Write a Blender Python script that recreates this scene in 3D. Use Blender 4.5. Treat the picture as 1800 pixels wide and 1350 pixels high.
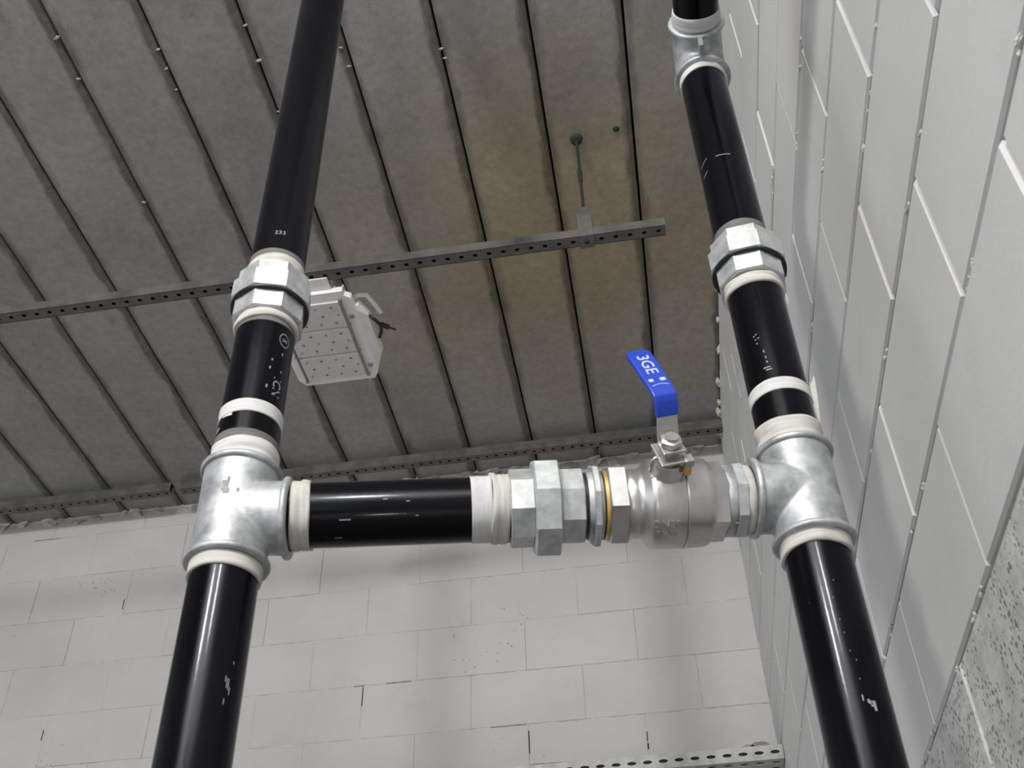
import bpy, bmesh, math, random
from mathutils import Vector, Matrix
random.seed(7)
for o in list(bpy.data.objects): bpy.data.objects.remove(o)
S = bpy.context.scene; C = S.collection
# ------------------------------------------------------------------ camera
CZ = 1.55                                   # camera height above the floor
cam = bpy.data.cameras.new('camera'); co = bpy.data.objects.new('camera', cam); C.objects.link(co)
r0 = Vector((0.98758256, 0.15529425, -0.02375665)); r1 = Vector((-0.11952677, 0.64460583, -0.75511368)); r2 = Vector((-0.10195114, 0.74857666, 0.6551633))
m = Matrix((r0, -r1, -r2)).transposed().to_4x4(); m.translation = (0, 0, CZ); co.matrix_world = m
cam.sensor_width = 36; cam.lens = 1918.89 / 1800 * 36; cam.clip_start = 0.01
cam.dof.use_dof = True; cam.dof.focus_distance = 2.6; cam.dof.aperture_fstop = 16
S.camera = co
# ------------------------------------------------------------------ light
S.view_settings.view_transform = 'Standard'; S.view_settings.look = 'None'; S.view_settings.gamma = 1
S.view_settings.use_curve_mapping = False; S.view_settings.exposure = 0.25
W = bpy.data.worlds.new('hall_daylight'); S.world = W; W.use_nodes = True
W.node_tree.nodes['Background'].inputs[0].default_value = (0.93, 0.95, 1.0, 1); W.node_tree.nodes['Background'].inputs[1].default_value = 1.3
LAMP_POS = Vector((-1.0, -1.9, 2.08 + CZ)); LAMP_POWER = 58; TORCH_POWER = 2.8
def lamp(name, kind, loc, target, power, size=None, color=(1, 1, 1)):
    l = bpy.data.lights.new(name, kind); l.energy = power; l.color = color
    o = bpy.data.objects.new(name, l); C.objects.link(o); o.location = loc
    o.rotation_euler = (Vector(target) - Vector(loc)).to_track_quat('-Z', 'Y').to_euler()
    if kind == 'AREA': l.shape = 'RECTANGLE'; l.size, l.size_y = size
    else: l.shadow_soft_size = size
    return o
torch = lamp('hand_torch_light', 'POINT', (-0.13, -0.03, CZ - 0.12), (0.2, 1.2, CZ + .8), TORCH_POWER, 0.012)

# ------------------------------------------------------------------ helpers
def mesh_obj(name, bm, mat, parent=None, smooth=False, angle=None):
    me = bpy.data.meshes.new(name); bmesh.ops.recalc_face_normals(bm, faces=bm.faces[:]); bm.to_mesh(me); bm.free()
    if smooth:
        me.shade_smooth()
        if angle: me.set_sharp_from_angle(angle=math.radians(angle))
    o = bpy.data.objects.new(name, me); C.objects.link(o)
    if mat: me.materials.append(mat)
    if parent: o.parent = parent
    return o
def tag(o, label, cat, group=None, kind=None):
    o['label'] = label; o['category'] = cat
    if group: o['group'] = group
    if kind: o['kind'] = kind
    return o
def thing(name, label, cat, loc=(0, 0, 0), rot=None, group=None):
    o = bpy.data.objects.new(name, None); C.objects.link(o); o.location = loc; o.empty_display_size = .05
    if rot is not None: o.rotation_mode = 'QUATERNION'; o.rotation_quaternion = rot
    return tag(o, label, cat, group)
def revolve(bm, prof, n=48, caps=False, jitter=None):
    """revolve profile [(z, r)] about local z"""
    rings = []
    for z, r in prof:
        ring = []
        for i in range(n):
            a = 2 * math.pi * i / n; rr = r + (jitter(z, a) if jitter else 0)
            ring.append(bm.verts.new((rr * math.cos(a), rr * math.sin(a), z)))
        rings.append(ring)
    for A, B in zip(rings, rings[1:]):
        for i in range(n): bm.faces.new((A[i], A[(i + 1) % n], B[(i + 1) % n], B[i]))
    if caps: bm.faces.new(rings[0][::-1]); bm.faces.new(rings[-1])
    return bm
def ngon(bm, n, R, z0, z1, phase=0, cham=.003, hole=None):
    """n-sided nut about local z with chamfered ends"""
    prof = [(z0, R - cham), (z0 + cham * .6, R), (z1 - cham * .6, R), (z1, R - cham)]
    rings = []
    for z, r in prof: rings.append([bm.verts.new((r * math.cos(2 * math.pi * i / n + phase), r * math.sin(2 * math.pi * i / n + phase), z)) for i in range(n)])
    for A, B in zip(rings, rings[1:]):
        for i in range(n): bm.faces.new((A[i], A[(i + 1) % n], B[(i + 1) % n], B[i]))
    bm.faces.new(rings[0][::-1]); bm.faces.new(rings[-1]); return bm
def box(bm, x0, x1, y0, y1, z0, z1):
    v = [bm.verts.new(p) for p in ((x0, y0, z0), (x1, y0, z0), (x1, y1, z0), (x0, y1, z0), (x0, y0, z1), (x1, y0, z1), (x1, y1, z1), (x0, y1, z1))]
    for f in ((3, 2, 1, 0), (4, 5, 6, 7), (0, 1, 5, 4), (1, 2, 6, 5), (2, 3, 7, 6), (3, 0, 4, 7)): bm.faces.new([v[i] for i in f])
    return bm
def bev(o, w=.002, seg=2):
    b = o.modifiers.new('bevel', 'BEVEL'); b.width = w; b.segments = seg; b.limit_method = 'ANGLE'; return o
def tube(bm, pts, r, n=10):
    pts = [Vector(p) for p in pts]; rings = []
    for i, p in enumerate(pts):
        d = (pts[min(i + 1, len(pts) - 1)] - pts[max(i - 1, 0)]).normalized()
        u = d.orthogonal().normalized() if i == 0 else (u - d * u.dot(d)).normalized()
        w = d.cross(u); rings.append([bm.verts.new(p + (u * math.cos(2 * math.pi * k / n) + w * math.sin(2 * math.pi * k / n)) * r) for k in range(n)])
    for A, B in zip(rings, rings[1:]):
        for k in range(n): bm.faces.new((A[k], A[(k + 1) % n], B[(k + 1) % n], B[k]))
    bm.faces.new(rings[0][::-1]); bm.faces.new(rings[-1]); return bm
def text_mesh(body, size, extrude):
    cu = bpy.data.curves.new('t', 'FONT'); cu.body = body; cu.size = size; cu.extrude = extrude; cu.align_x = 'CENTER'; cu.align_y = 'CENTER'; cu.resolution_u = 3
    o = bpy.data.objects.new('t', cu); C.objects.link(o); dg = bpy.context.evaluated_depsgraph_get()
    me = bpy.data.meshes.new_from_object(o.evaluated_get(dg)); bpy.data.objects.remove(o); return me

# ------------------------------------------------------------------ materials
def M(name):
    m = bpy.data.materials.new(name); m.use_nodes = True; nt = m.node_tree
    return m, nt, nt.nodes['Principled BSDF']
def N(nt, t, **kw):
    n = nt.nodes.new(t)
    for k, v in kw.items():
        if k.startswith('i_'): n.inputs[int(k[2:]) if k[2:].isdigit() else k[2:].replace('_', ' ')].default_value = v
        else: setattr(n, k, v)
    return n
def ramp(nt, a, b, ca=(0, 0, 0, 1), cb=(1, 1, 1, 1)):
    r = N(nt, 'ShaderNodeValToRGB'); e = r.color_ramp.elements; e[0].position = a; e[1].position = b; e[0].color = ca; e[1].color = cb; return r
def mix(nt, fac, a, b, mode='MIX'):
    n = nt.nodes.new('ShaderNodeMix'); n.data_type = 'RGBA'; n.blend_type = mode
    for sock, v in ((n.inputs[0], fac), (n.inputs[6], a), (n.inputs[7], b)):
        if hasattr(v, 'is_linked'): nt.links.new(v, sock)
        else: sock.default_value = v
    return n.outputs[2]
def noise(nt, vec, scale, detail=4, rough=.6):
    n = N(nt, 'ShaderNodeTexNoise'); n.inputs['Scale'].default_value = scale; n.inputs['Detail'].default_value = detail; n.inputs['Roughness'].default_value = rough
    if vec: nt.links.new(vec, n.inputs['Vector'])
    return n.outputs[0]
def math_(nt, op, a, b=None, c=None):
    n = N(nt, 'ShaderNodeMath', operation=op)
    for i, v in enumerate((a, b, c)):
        if v is None: continue
        if hasattr(v, 'is_linked'): nt.links.new(v, n.inputs[i])
        else: n.inputs[i].default_value = v
    return n.outputs[0]
def bump(nt, p, h, strength, dist=.002):
    b = N(nt, 'ShaderNodeBump'); b.inputs['Strength'].default_value = strength; b.inputs['Distance'].default_value = dist
    nt.links.new(h, b.inputs['Height']); nt.links.new(b.outputs[0], p.inputs['Normal'])
def pos(nt): return N(nt, 'ShaderNodeNewGeometry').outputs['Position']
def objc(nt): return N(nt, 'ShaderNodeTexCoord').outputs['Object']

def simple(name, col, rough=.5, metal=0, var=.0, scale=30, bmp=0, spec=.5):
    m, nt, p = M(name); v = pos(nt)
    p.inputs['Metallic'].default_value = metal; p.inputs['Specular IOR Level'].default_value = spec
    n = noise(nt, v, scale, 5); c = (*col, 1)
    dark = tuple(x * (1 - var) for x in col) + (1,); lite = tuple(min(1, x * (1 + var)) for x in col) + (1,)
    nt.links.new(ramp(nt, .35, .65, dark, lite).outputs[0], p.inputs['Base Color']); nt.links.new(n, nt.nodes[-1].inputs[0])
    rr = N(nt, 'ShaderNodeMapRange'); nt.links.new(n, rr.inputs[0]); rr.inputs[3].default_value = rough * .85; rr.inputs[4].default_value = rough * 1.15
    nt.links.new(rr.outputs[0], p.inputs['Roughness'])
    if bmp: bump(nt, p, noise(nt, v, scale * 6, 3), bmp)
    return m
MAT = {}
MAT['galv'] = simple('galvanized_cast_iron', (.40, .415, .42), .55, .66, .30, 42, .12)
MAT['cast_spot'] = simple('dull_casting_spot', (.24, .24, .235), .65, .4, .25, 90)
MAT['galv_nut'] = simple('galvanized_nut', (.50, .515, .515), .50, .6, .18, 60, .10)
MAT['stainless'] = simple('stainless_valve', (.56, .555, .54), .36, .9, .08, 40, .05)
MAT['steel_dark'] = simple('channel_steel', (.118, .116, .106), .55, .3, .25, 18, .05)
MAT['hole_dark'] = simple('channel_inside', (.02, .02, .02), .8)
MAT['brass'] = simple('brass_washer', (.75, .5, .16), .4, .7, .1)
MAT['blue'] = simple('blue_vinyl', (.012, .045, .42), .42, 0, .06, 60)
MAT['white_print'] = simple('white_print', (.50, .58, .80), .6)
MAT['grey_print'] = simple('grey_print', (.26, .27, .28), .6)
MAT['lumi_white'] = simple('white_enamel', (.84, .835, .82), .45, 0, .03)
MAT['lens'] = simple('led_lens_sheet', (.64, .635, .61), .4, 0, .06, 40)
MAT['led'] = simple('led_chip', (.16, .155, .15), .5)
MAT['plastic_and_shade_black'] = simple('plastic_and_shade_black', (.01, .01, .01), .5)
MAT['screw'] = simple('steel_screw', (.28, .28, .27), .4, .8)
MAT['mortar_lump'] = simple('mortar_lump', (.50, .48, .43), .9, 0, .2, 60, .3)
MAT['grey_smear'] = simple('grey_mortar', (.27, .27, .255), .9, 0, .25, 40, .3)
MAT['tray'] = simple('galvanized_tray', (.36, .365, .36), .5, .3, .2, 25)
MAT['floor'] = simple('concrete_floor', (.20, .195, .185), .6, 0, .1, 3, .05)

def black_pipe():
    m, nt, p = M('black_painted_steel'); v = objc(nt); nt.nodes.remove(p); out = nt.nodes['Material Output']
    sp = N(nt, 'ShaderNodeTexVoronoi'); sp.inputs['Scale'].default_value = 70; nt.links.new(v, sp.inputs['Vector'])
    k = ramp(nt, .03, .06, (1, 1, 1, 1), (0, 0, 0, 1)); nt.links.new(sp.outputs['Distance'], k.inputs[0])
    g = ramp(nt, .60, .66); nt.links.new(noise(nt, v, 14, 2), g.inputs[0])
    f = math_(nt, 'MULTIPLY', k.outputs[0], g.outputs[0])
    df = N(nt, 'ShaderNodeBsdfDiffuse'); nt.links.new(mix(nt, f, (.0022, .0022, .0028, 1), (.09, .09, .10, 1)), df.inputs['Color'])
    n = noise(nt, v, 18, 6, .7); gl = []
    for lo, hi in ((.22, .40), (.08, .14)):
        r = N(nt, 'ShaderNodeMapRange'); nt.links.new(n, r.inputs[0]); r.inputs[3].default_value = lo; r.inputs[4].default_value = hi
        b = N(nt, 'ShaderNodeBsdfAnisotropic'); b.distribution = 'BECKMANN'; b.inputs['Color'].default_value = (.93, .95, 1, 1); nt.links.new(r.outputs[0], b.inputs['Roughness']); gl.append(b)
    bp = N(nt, 'ShaderNodeBump'); bp.inputs['Strength'].default_value = .03; bp.inputs['Distance'].default_value = .001; nt.links.new(noise(nt, v, 200, 2), bp.inputs['Height'])
    for b in gl: nt.links.new(bp.outputs[0], b.inputs['Normal'])
    mg = N(nt, 'ShaderNodeMixShader'); mg.inputs[0].default_value = .30; nt.links.new(gl[0].outputs[0], mg.inputs[1]); nt.links.new(gl[1].outputs[0], mg.inputs[2])
    fr = N(nt, 'ShaderNodeFresnel'); fr.inputs['IOR'].default_value = 1.27
    mx = N(nt, 'ShaderNodeMixShader'); nt.links.new(fr.outputs[0], mx.inputs[0]); nt.links.new(df.outputs[0], mx.inputs[1]); nt.links.new(mg.outputs[0], mx.inputs[2])
    nt.links.new(mx.outputs[0], out.inputs['Surface']); return m
MAT['pipe'] = black_pipe()
def tape(name, c1, c2, c3):
    m, nt, p = M(name); v = objc(nt); mp = N(nt, 'ShaderNodeMapping'); nt.links.new(v, mp.inputs[0]); mp.inputs['Scale'].default_value = (18, 18, 420)
    n = noise(nt, mp.outputs[0], 1, 5, .65); r = ramp(nt, .32, .62, (*c2, 1), (*c1, 1)); nt.links.new(n, r.inputs[0])
    d = ramp(nt, .56, .72); nt.links.new(noise(nt, v, 28, 5), d.inputs[0])
    nt.links.new(mix(nt, math_(nt, 'MULTIPLY', d.outputs[0], .7), r.outputs[0], (*c3, 1)), p.inputs['Base Color']); p.inputs['Roughness'].default_value = .75
    bump(nt, p, n, .35, .002); return m
MAT['tape'] = tape('thread_seal_tape', (.54, .528, .49), (.41, .397, .36), (.33, .31, .275))
MAT['tape_white'] = tape('white_marking_tape', (.57, .57, .56), (.49, .49, .48), (.42, .42, .41))
MAT['tape_grey'] = tape('tape_residue', (.16, .155, .15), (.09, .09, .09), (.06, .06, .06))

def wall_mat(name, base, pits, rough_conc=False):
    m, nt, p = M(name); v = pos(nt); p.inputs['Roughness'].default_value = .75; p.inputs['Specular IOR Level'].default_value = .3
    oi = N(nt, 'ShaderNodeObjectInfo')
    lo = tuple(x * .90 for x in base) + (1,); hi = tuple(min(1, x * 1.05) for x in base) + (1,)
    r = ramp(nt, .3, .7, lo, hi); nt.links.new(noise(nt, v, 2.2, 6, .6), r.inputs[0]); col = r.outputs[0]
    rv = ramp(nt, 0, 1, (.965, .965, .965, 1), (1, 1, 1, 1)); nt.links.new(oi.outputs['Random'], rv.inputs[0]); col = mix(nt, 1., col, rv.outputs[0], 'MULTIPLY')
    # grimy smudges
    sm = ramp(nt, .58, .78); nt.links.new(noise(nt, v, 6, 6, .7), sm.inputs[0]); col = mix(nt, math_(nt, 'MULTIPLY', sm.outputs[0], .22), col, tuple(x * .55 for x in base) + (1,))
    # pinholes
    vo = N(nt, 'ShaderNodeTexVoronoi'); vo.inputs['Scale'].default_value = 55; nt.links.new(v, vo.inputs['Vector'])
    k = ramp(nt, .10, .20, (1, 1, 1, 1), (0, 0, 0, 1)); nt.links.new(vo.outputs['Distance'], k.inputs[0])
    g = ramp(nt, pits, pits + .04); nt.links.new(noise(nt, v, 3.2, 5, .7), g.inputs[0])
    f = math_(nt, 'MULTIPLY', k.outputs[0], g.outputs[0]); col = mix(nt, math_(nt, 'MULTIPLY', f, .8), col, (.09, .085, .08, 1))
    h = noise(nt, v, 140 if not rough_conc else 70, 5, .7)
    if rough_conc:
        wv = ramp(nt, .42, .60, (.28, .28, .27, 1), (.62, .62, .61, 1)); nt.links.new(noise(nt, v, 24, 8, .75), wv.inputs[0]); col = mix(nt, .45, col, wv.outputs[0])
        v2 = N(nt, 'ShaderNodeTexVoronoi'); v2.inputs['Scale'].default_value = 120; nt.links.new(v, v2.inputs['Vector'])
        k2 = ramp(nt, .22, .42, (1, 1, 1, 1), (0, 0, 0, 1)); nt.links.new(v2.outputs['Distance'], k2.inputs[0])
        g2 = ramp(nt, .47, .53); nt.links.new(noise(nt, v, 30, 4, .7), g2.inputs[0])
        f2 = math_(nt, 'MULTIPLY', k2.outputs[0], g2.outputs[0]); col = mix(nt, math_(nt, 'MULTIPLY', f2, .75), col, (.06, .06, .06, 1))
        h = math_(nt, 'SUBTRACT', h, f2)
    nt.links.new(col, p.inputs['Base Color']); bump(nt, p, h, .25 if not rough_conc else .6, .002); return m
MAT['wall_back'] = wall_mat('painted_block_back', (.555, .548, .528), .60)
MAT['wall_right'] = wall_mat('painted_block_right', (.575, .575, .57), .66)
MAT['wall_raw'] = wall_mat('bare_rough_block', (.55, .55, .54), .62, True)
MAT['joint_right'] = simple('painted_mortar_joint', (.40, .40, .39), .85, 0, .25, 22, .2)
MAT['joint_back'] = simple('painted_mortar_joint_back', (.50, .493, .47), .85, 0, .3, 22, .2)

def ceiling_mat(pw):
    m, nt, p = M('stained_precast_concrete'); v = pos(nt); o = objc(nt); p.inputs['Roughness'].default_value = .8; p.inputs['Specular IOR Level'].default_value = .25
    r = ramp(nt, .28, .72, (.225, .223, .218, 1), (.35, .347, .34, 1)); nt.links.new(noise(nt, v, 1.6, 7, .62), r.inputs[0]); col = r.outputs[0]
    fg = ramp(nt, .30, .70, (.80, .80, .80, 1), (1.12, 1.12, 1.12, 1)); nt.links.new(noise(nt, v, 38, 5, .8), fg.inputs[0]); col = mix(nt, 1., col, fg.outputs[0], 'MULTIPLY')
    # vignette's warm middle put into the slab colour as a brown tint
    dv = N(nt, 'ShaderNodeVectorMath', operation='DISTANCE'); nt.links.new(v, dv.inputs[0]); dv.inputs[1].default_value = (-.15, 2.45, 4.23)
    dn = math_(nt, 'ADD', dv.outputs['Value'], math_(nt, 'MULTIPLY', math_(nt, 'SUBTRACT', noise(nt, v, 1.3, 6, .65), .5), 1.5))
    b = ramp(nt, .3, 2.3, (1, 1, 1, 1), (0, 0, 0, 1)); nt.links.new(dn, b.inputs[0]); col = mix(nt, math_(nt, 'MULTIPLY', b.outputs[0], .9), col, mix(nt, 1., col, (1.08, .885, .57, 1), 'MULTIPLY'))
    # soot along the joints: panel-local x, edge ragged by noise
    sep = N(nt, 'ShaderNodeSeparateXYZ'); nt.links.new(o, sep.inputs[0]); x = sep.outputs[0]
    mp = N(nt, 'ShaderNodeMapping'); nt.links.new(v, mp.inputs[0]); mp.inputs['Scale'].default_value = (9, 2.4, 9)
    nz = noise(nt, mp.outputs[0], 1.5, 6, .7)
    d1 = math_(nt, 'SUBTRACT', pw, x)                      # distance to the chamfered edge
    e1 = math_(nt, 'ADD', d1, math_(nt, 'MULTIPLY', math_(nt, 'SUBTRACT', nz, .5), -.075))
    k1 = ramp(nt, .016, .030, (1, 1, 1, 1), (0, 0, 0, 1)); nt.links.new(e1, k1.inputs[0])
    e2 = math_(nt, 'ADD', x, math_(nt, 'MULTIPLY', math_(nt, 'SUBTRACT', nz, .5), .09))
    k2 = ramp(nt, -.004, .026, (1, 1, 1, 1), (0, 0, 0, 1)); nt.links.new(e2, k2.inputs[0])
    f = math_(nt, 'MAXIMUM', math_(nt, 'MULTIPLY', math_(nt, 'MULTIPLY', k1.outputs[0], math_(nt, 'ADD', .35, noise(nt, v, 22, 4, .7))), .72), math_(nt, 'MULTIPLY', k2.outputs[0], .60))
    col = mix(nt, f, col, (.045, .042, .038, 1))
    s = ramp(nt, .60, .80); nt.links.new(noise(nt, v, 7, 7, .75), s.inputs[0]); col = mix(nt, math_(nt, 'MULTIPLY', s.outputs[0], .5), col, (.07, .063, .055, 1))
    nt.links.new(col, p.inputs['Base Color']); bump(nt, p, noise(nt, v, 45, 6, .7), .35, .003); return m

# ------------------------------------------------------------------ room shell
XR, YB, H = .355, 3.58, 2.68 + CZ
XL, YF = -7.5, -6.0
bm = bmesh.new(); box(bm, XL, XR + .2, YF, YB + .2, -.15, 0)
tag(mesh_obj('floor', bm, MAT['floor']), 'grey concrete floor under the pipe risers', 'floor', kind='structure')
PW, GAP = .2533, .0065
MAT['ceiling'] = ceiling_mat(PW - GAP)
bm = bmesh.new(); box(bm, XL, XR + .2, YF, YB + .2, H + .06, H + .2)
ceiling = tag(mesh_obj('ceiling', bm, MAT['hole_dark']), 'dark stained ceiling of long narrow precast concrete panels', 'ceiling', kind='structure')
def panel_mesh():
    w = PW - GAP; sec = [(0, .07), (0, .004), (.003, 0), (w - .014, 0), (w - .003, .003), (w, .008), (w, .07)]
    bm = bmesh.new(); ys = [0, YB + .05 - YF]; R = [[bm.verts.new((x, y, z)) for x, z in sec] for y in ys]
    n = len(sec)
    for i in range(n): bm.faces.new((R[0][i], R[0][(i + 1) % n], R[1][(i + 1) % n], R[1][i]))
    bm.faces.new(R[0]); bm.faces.new(R[1][::-1]); bmesh.ops.recalc_face_normals(bm, faces=bm.faces[:])
    me = bpy.data.meshes.new('panel'); bm.to_mesh(me); bm.free(); me.materials.append(MAT['ceiling']); return me
pm = panel_mesh(); x = .1155
for k in range(34):
    o = bpy.data.objects.new('panel', pm); C.objects.link(o); o.location = (x + GAP / 2, YF, H + random.uniform(-.002, .002)); o.parent = ceiling
    x -= PW
    if x < XL: break
def block_mesh(L, Hh, D, b, mats):
    """front face towards -y, length x, centred on x, from z 0"""
    bm = bmesh.new(); hl = L / 2
    f = [bm.verts.new(p) for p in ((-hl + b, 0, b), (hl - b, 0, b), (hl - b, 0, Hh - b), (-hl + b, 0, Hh - b))]
    e = [bm.verts.new(p) for p in ((-hl, b, 0), (hl, b, 0), (hl, b, Hh), (-hl, b, Hh))]
    g = [bm.verts.new(p) for p in ((-hl, D, 0), (hl, D, 0), (hl, D, Hh), (-hl, D, Hh))]
    bm.faces.new(f)
    for A, B in ((f, e), (e, g)):
        for i in range(4): bm.faces.new((A[i], B[i], B[(i + 1) % 4], A[(i + 1) % 4]))
    bmesh.ops.recalc_face_normals(bm, faces=bm.faces[:])
    me = bpy.data.meshes.new('block'); bm.to_mesh(me); bm.free(); me.materials.append(mats); return me
# back wall (front face at YB, facing -y)
REC = .0020
bm = bmesh.new(); box(bm, XL, XR + .2, YB + REC, YB + .2, 0, H + .05)
wall_back = tag(mesh_obj('wall_back', bm, MAT['joint_back']), 'off-white painted concrete block wall across the far end', 'wall', kind='structure')
cache = {}
def lay(wall, u0, u1, z0, z1, phaseA, Lb, jw, jh, place, mat_fn, b, z_ref):
    k0 = math.floor((z0 - z_ref) / .2)
    k = k0
    while z_ref + k * .2 < z1:
        za, zb = max(z0, z_ref + k * .2), min(z1, z_ref + (k + 1) * .2)
        if zb - za > .008:
            ph = phaseA + (Lb / 2 if k % 2 else 0); i = math.floor((u0 - ph) / Lb)
            while ph + i * Lb < u1:
                a, c = max(u0, ph + i * Lb), min(u1, ph + (i + 1) * Lb)
                if u1 - c < .08: c = u1
                if c == u1: i += 9999
                if c - a > .008:
                    mt = mat_fn(za, zb); key = (round(c - a, 4), round(zb - za, 4), mt.name, b)
                    if key not in cache: cache[key] = block_mesh(c - a - jw, zb - za - jh, .06, b, mt)
                    o = bpy.data.objects.new('block', cache[key]); C.objects.link(o); place(o, (a + c) / 2, za + jh / 2); o.parent = wall
                i += 1
        k += 1
def place_back(o, u, z): o.location = (u, YB + random.uniform(-.0012, .0012), z)
lay(wall_back, -4.0, XR, 0, H, -.468, .4, .0014, .0030, place_back, lambda a, b: MAT['wall_back'], .0011, 2.178 + CZ)
# right wall (front face at XR, facing -x)
RECR = .008
bm = bmesh.new(); box(bm, XR + RECR, XR + .2, YF, YB + .15, 0, H + .05)
wall_right = tag(mesh_obj('wall_right', bm, MAT['joint_right']), 'light grey painted block wall beside the right riser, rough unpainted at the bottom', 'wall', kind='structure')
def place_right(o, u, z): o.location = (XR + random.uniform(-.002, .001), u, z); o.rotation_euler = (0, 0, -math.pi / 2)
# rotation -90 about z: local -y (front) -> world -x, local x -> world -y
ZR = .593 + CZ
lay(wall_right, -2.0, YB, 0, H, .857, .41, .0050, .0085, place_right, lambda a, b: MAT['wall_raw'] if b < ZR + .02 else MAT['wall_right'], .0035, .793 + CZ)

# mortar lumps along the wall tops and flecks on the ceiling joints
MAT['fleck'] = simple('grey_mortar_fleck', (.34, .33, .31), .9, 0, .2, 60, .3)
def lump_mesh(seed, mat='mortar_lump'):
    rnd = random.Random(seed); bm = bmesh.new(); bmesh.ops.create_icosphere(bm, subdivisions=2, radius=1)
    for v in bm.verts: v.co *= 1 + rnd.uniform(-.33, .33)
    me = bpy.data.meshes.new('mortar_lump'); bm.to_mesh(me); bm.free(); me.materials.append(MAT[mat]); return me
LM = {'mortar_lump': [lump_mesh(i) for i in range(4)], 'mortar_crumb': [lump_mesh(i + 9, 'wall_right') for i in range(4)], 'mortar_fleck': [lump_mesh(i + 19, 'fleck') for i in range(4)]}
def lump(parent, loc, sc, name='mortar_lump'):
    o = bpy.data.objects.new(name, random.choice(LM[name])); C.objects.link(o); o.location = loc; o.scale = sc; o.rotation_euler = [random.uniform(-.4, .4) for _ in range(3)]; o.parent = parent
for y, s in ((3.0, .014), (2.84, .010), (3.18, .016), (3.30, .012), (3.36, .018), (3.44, .012), (3.5, .02)):
    lump(wall_right, (XR - .002, y, H - .012), (s * .8, s * 1.3, s))
xx = -4.0
while xx < XR - .05:
    s = random.uniform(.010, .026); lump(wall_back, (xx, YB - .002, H - .012 - random.uniform(0, .02)), (s * 1.8, s * .45, s)); xx += random.uniform(.05, .13)
for k in range(8):
    zj = ZR + .2 * k; yy = .35
    while yy < 2.2:
        yy += random.expovariate(9); sg = random.uniform(.0018, .0040); lump(wall_right, (XR + .001, yy, zj + random.choice((-1, 1)) * random.uniform(.001, .006)), (sg * .7, sg * random.uniform(1, 2.6), sg), 'mortar_crumb')
for fx, fy in ((-1.41, 1.42), (-1.41, 1.55), (-1.155, 1.50), (-1.155, 1.56), (-1.155, 1.63), (-.895, 1.47), (-.895, 1.58), (-.895, 1.75), (-.66, 1.58), (-.655, 1.64), (-.39, 1.63), (-.385, 1.66), (-1.41, 2.0), (-.14, 1.5)):
    s = random.uniform(.003, .006); lump(ceiling, (fx, fy, H - .001), (s * 1.8, s * .8, s * .7), 'mortar_fleck')
for sx, w, h in ((-.40, .16, .018), (-.26, .10, .013), (.26, .05, .02), (.30, .06, .026)):
    bm = bmesh.new(); n = 14; vs = [bm.verts.new((w / 2 * math.cos(a) * (1 + random.uniform(-.15, .15)), 0, h / 2 * math.sin(a) * (1 + random.uniform(-.3, .3)))) for a in [2 * math.pi * i / n for i in range(n)]]
    f = bm.faces.new(vs); e = bmesh.ops.extrude_face_region(bm, geom=[f]); bmesh.ops.translate(bm, verts=[v for v in e['geom'] if isinstance(v, bmesh.types.BMVert)], vec=(0, -.003, 0))
    o = mesh_obj('mortar_smear', bm, MAT['grey_smear'], wall_back); o.location = (sx, YB, 1.425 + CZ + random.uniform(-.005, .01))

for cx, z0, z1, w in ((-.467, 1.475, 1.555, .0035), (-.067, 1.455, 1.475, .005), (-.067, 1.482, 1.515, .003), (-1.066, 1.70, 1.772, .003), (-2.076, 2.20, 2.245, .003), (-2.276, 1.68, 1.72, .0025)):
    bm = bmesh.new(); box(bm, -w / 2, w / 2, 0, .004, 0, z1 - z0); o = mesh_obj('joint_crack', bm, MAT['hole_dark'], wall_back); o.location = (cx, YB - .0009, z0 + CZ); o.rotation_euler = (0, random.uniform(-.03, .03), 0)
for x0_, x1_, zc in ((-.60, -.475, 1.5785), (-1.10, -1.062, 1.7785), (-.98, -.89, 1.7785), (-2.55, -2.44, 2.5775)):
    bm = bmesh.new(); n_ = 9; a_ = [bm.verts.new((x0_ + (x1_ - x0_) * i / n_, 0, .0025 * random.uniform(.4, 1.2))) for i in range(n_ + 1)]; b_ = [bm.verts.new((q_.co.x, 0, -.0025 * random.uniform(.4, 1.2))) for q_ in a_]
    for i in range(n_): bm.faces.new((a_[i], a_[i + 1], b_[i + 1], b_[i]))
    e = bmesh.ops.extrude_face_region(bm, geom=bm.faces[:]); bmesh.ops.translate(bm, verts=[q_ for q_ in e['geom'] if isinstance(q_, bmesh.types.BMVert)], vec=(0, .004, 0))
    o = mesh_obj('joint_crack', bm, MAT['grey_smear'], wall_back); o.location = (0, YB - .0012, zc + CZ)
# ------------------------------------------------------------------ pipework
RP = .0365
PL = Vector((-.4425, .949, 0)); PR = Vector((.1858, 1.067, 0)); ZL, ZRT = .684 + CZ, .709 + CZ
TL = PL + Vector((0, 0, ZL)); TR = PR + Vector((0, 0, ZRT)); U = (TR - TL).normalized(); LEN = (TR - TL).length
def frame(z, xhint):
    z = Vector(z).normalized(); x = Vector(xhint); x = (x - z * x.dot(z)).normalized(); y = z.cross(x)
    return Matrix((x, y, z)).transposed().to_quaternion()
def face_cam(p, axis):
    return frame(axis, Vector((0, 0, CZ)) - Vector(p))        # local +x looks at the viewer's side
def pipe(label, base, axis, length, group=None):
    t = thing('pipe', label, 'pipe', base, face_cam(base, axis), group)
    bm = bmesh.new(); revolve(bm, [(0, RP), (length, RP)], 64, True); mesh_obj('pipe_wall', bm, MAT['pipe'], t, True, 40); return t
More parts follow.
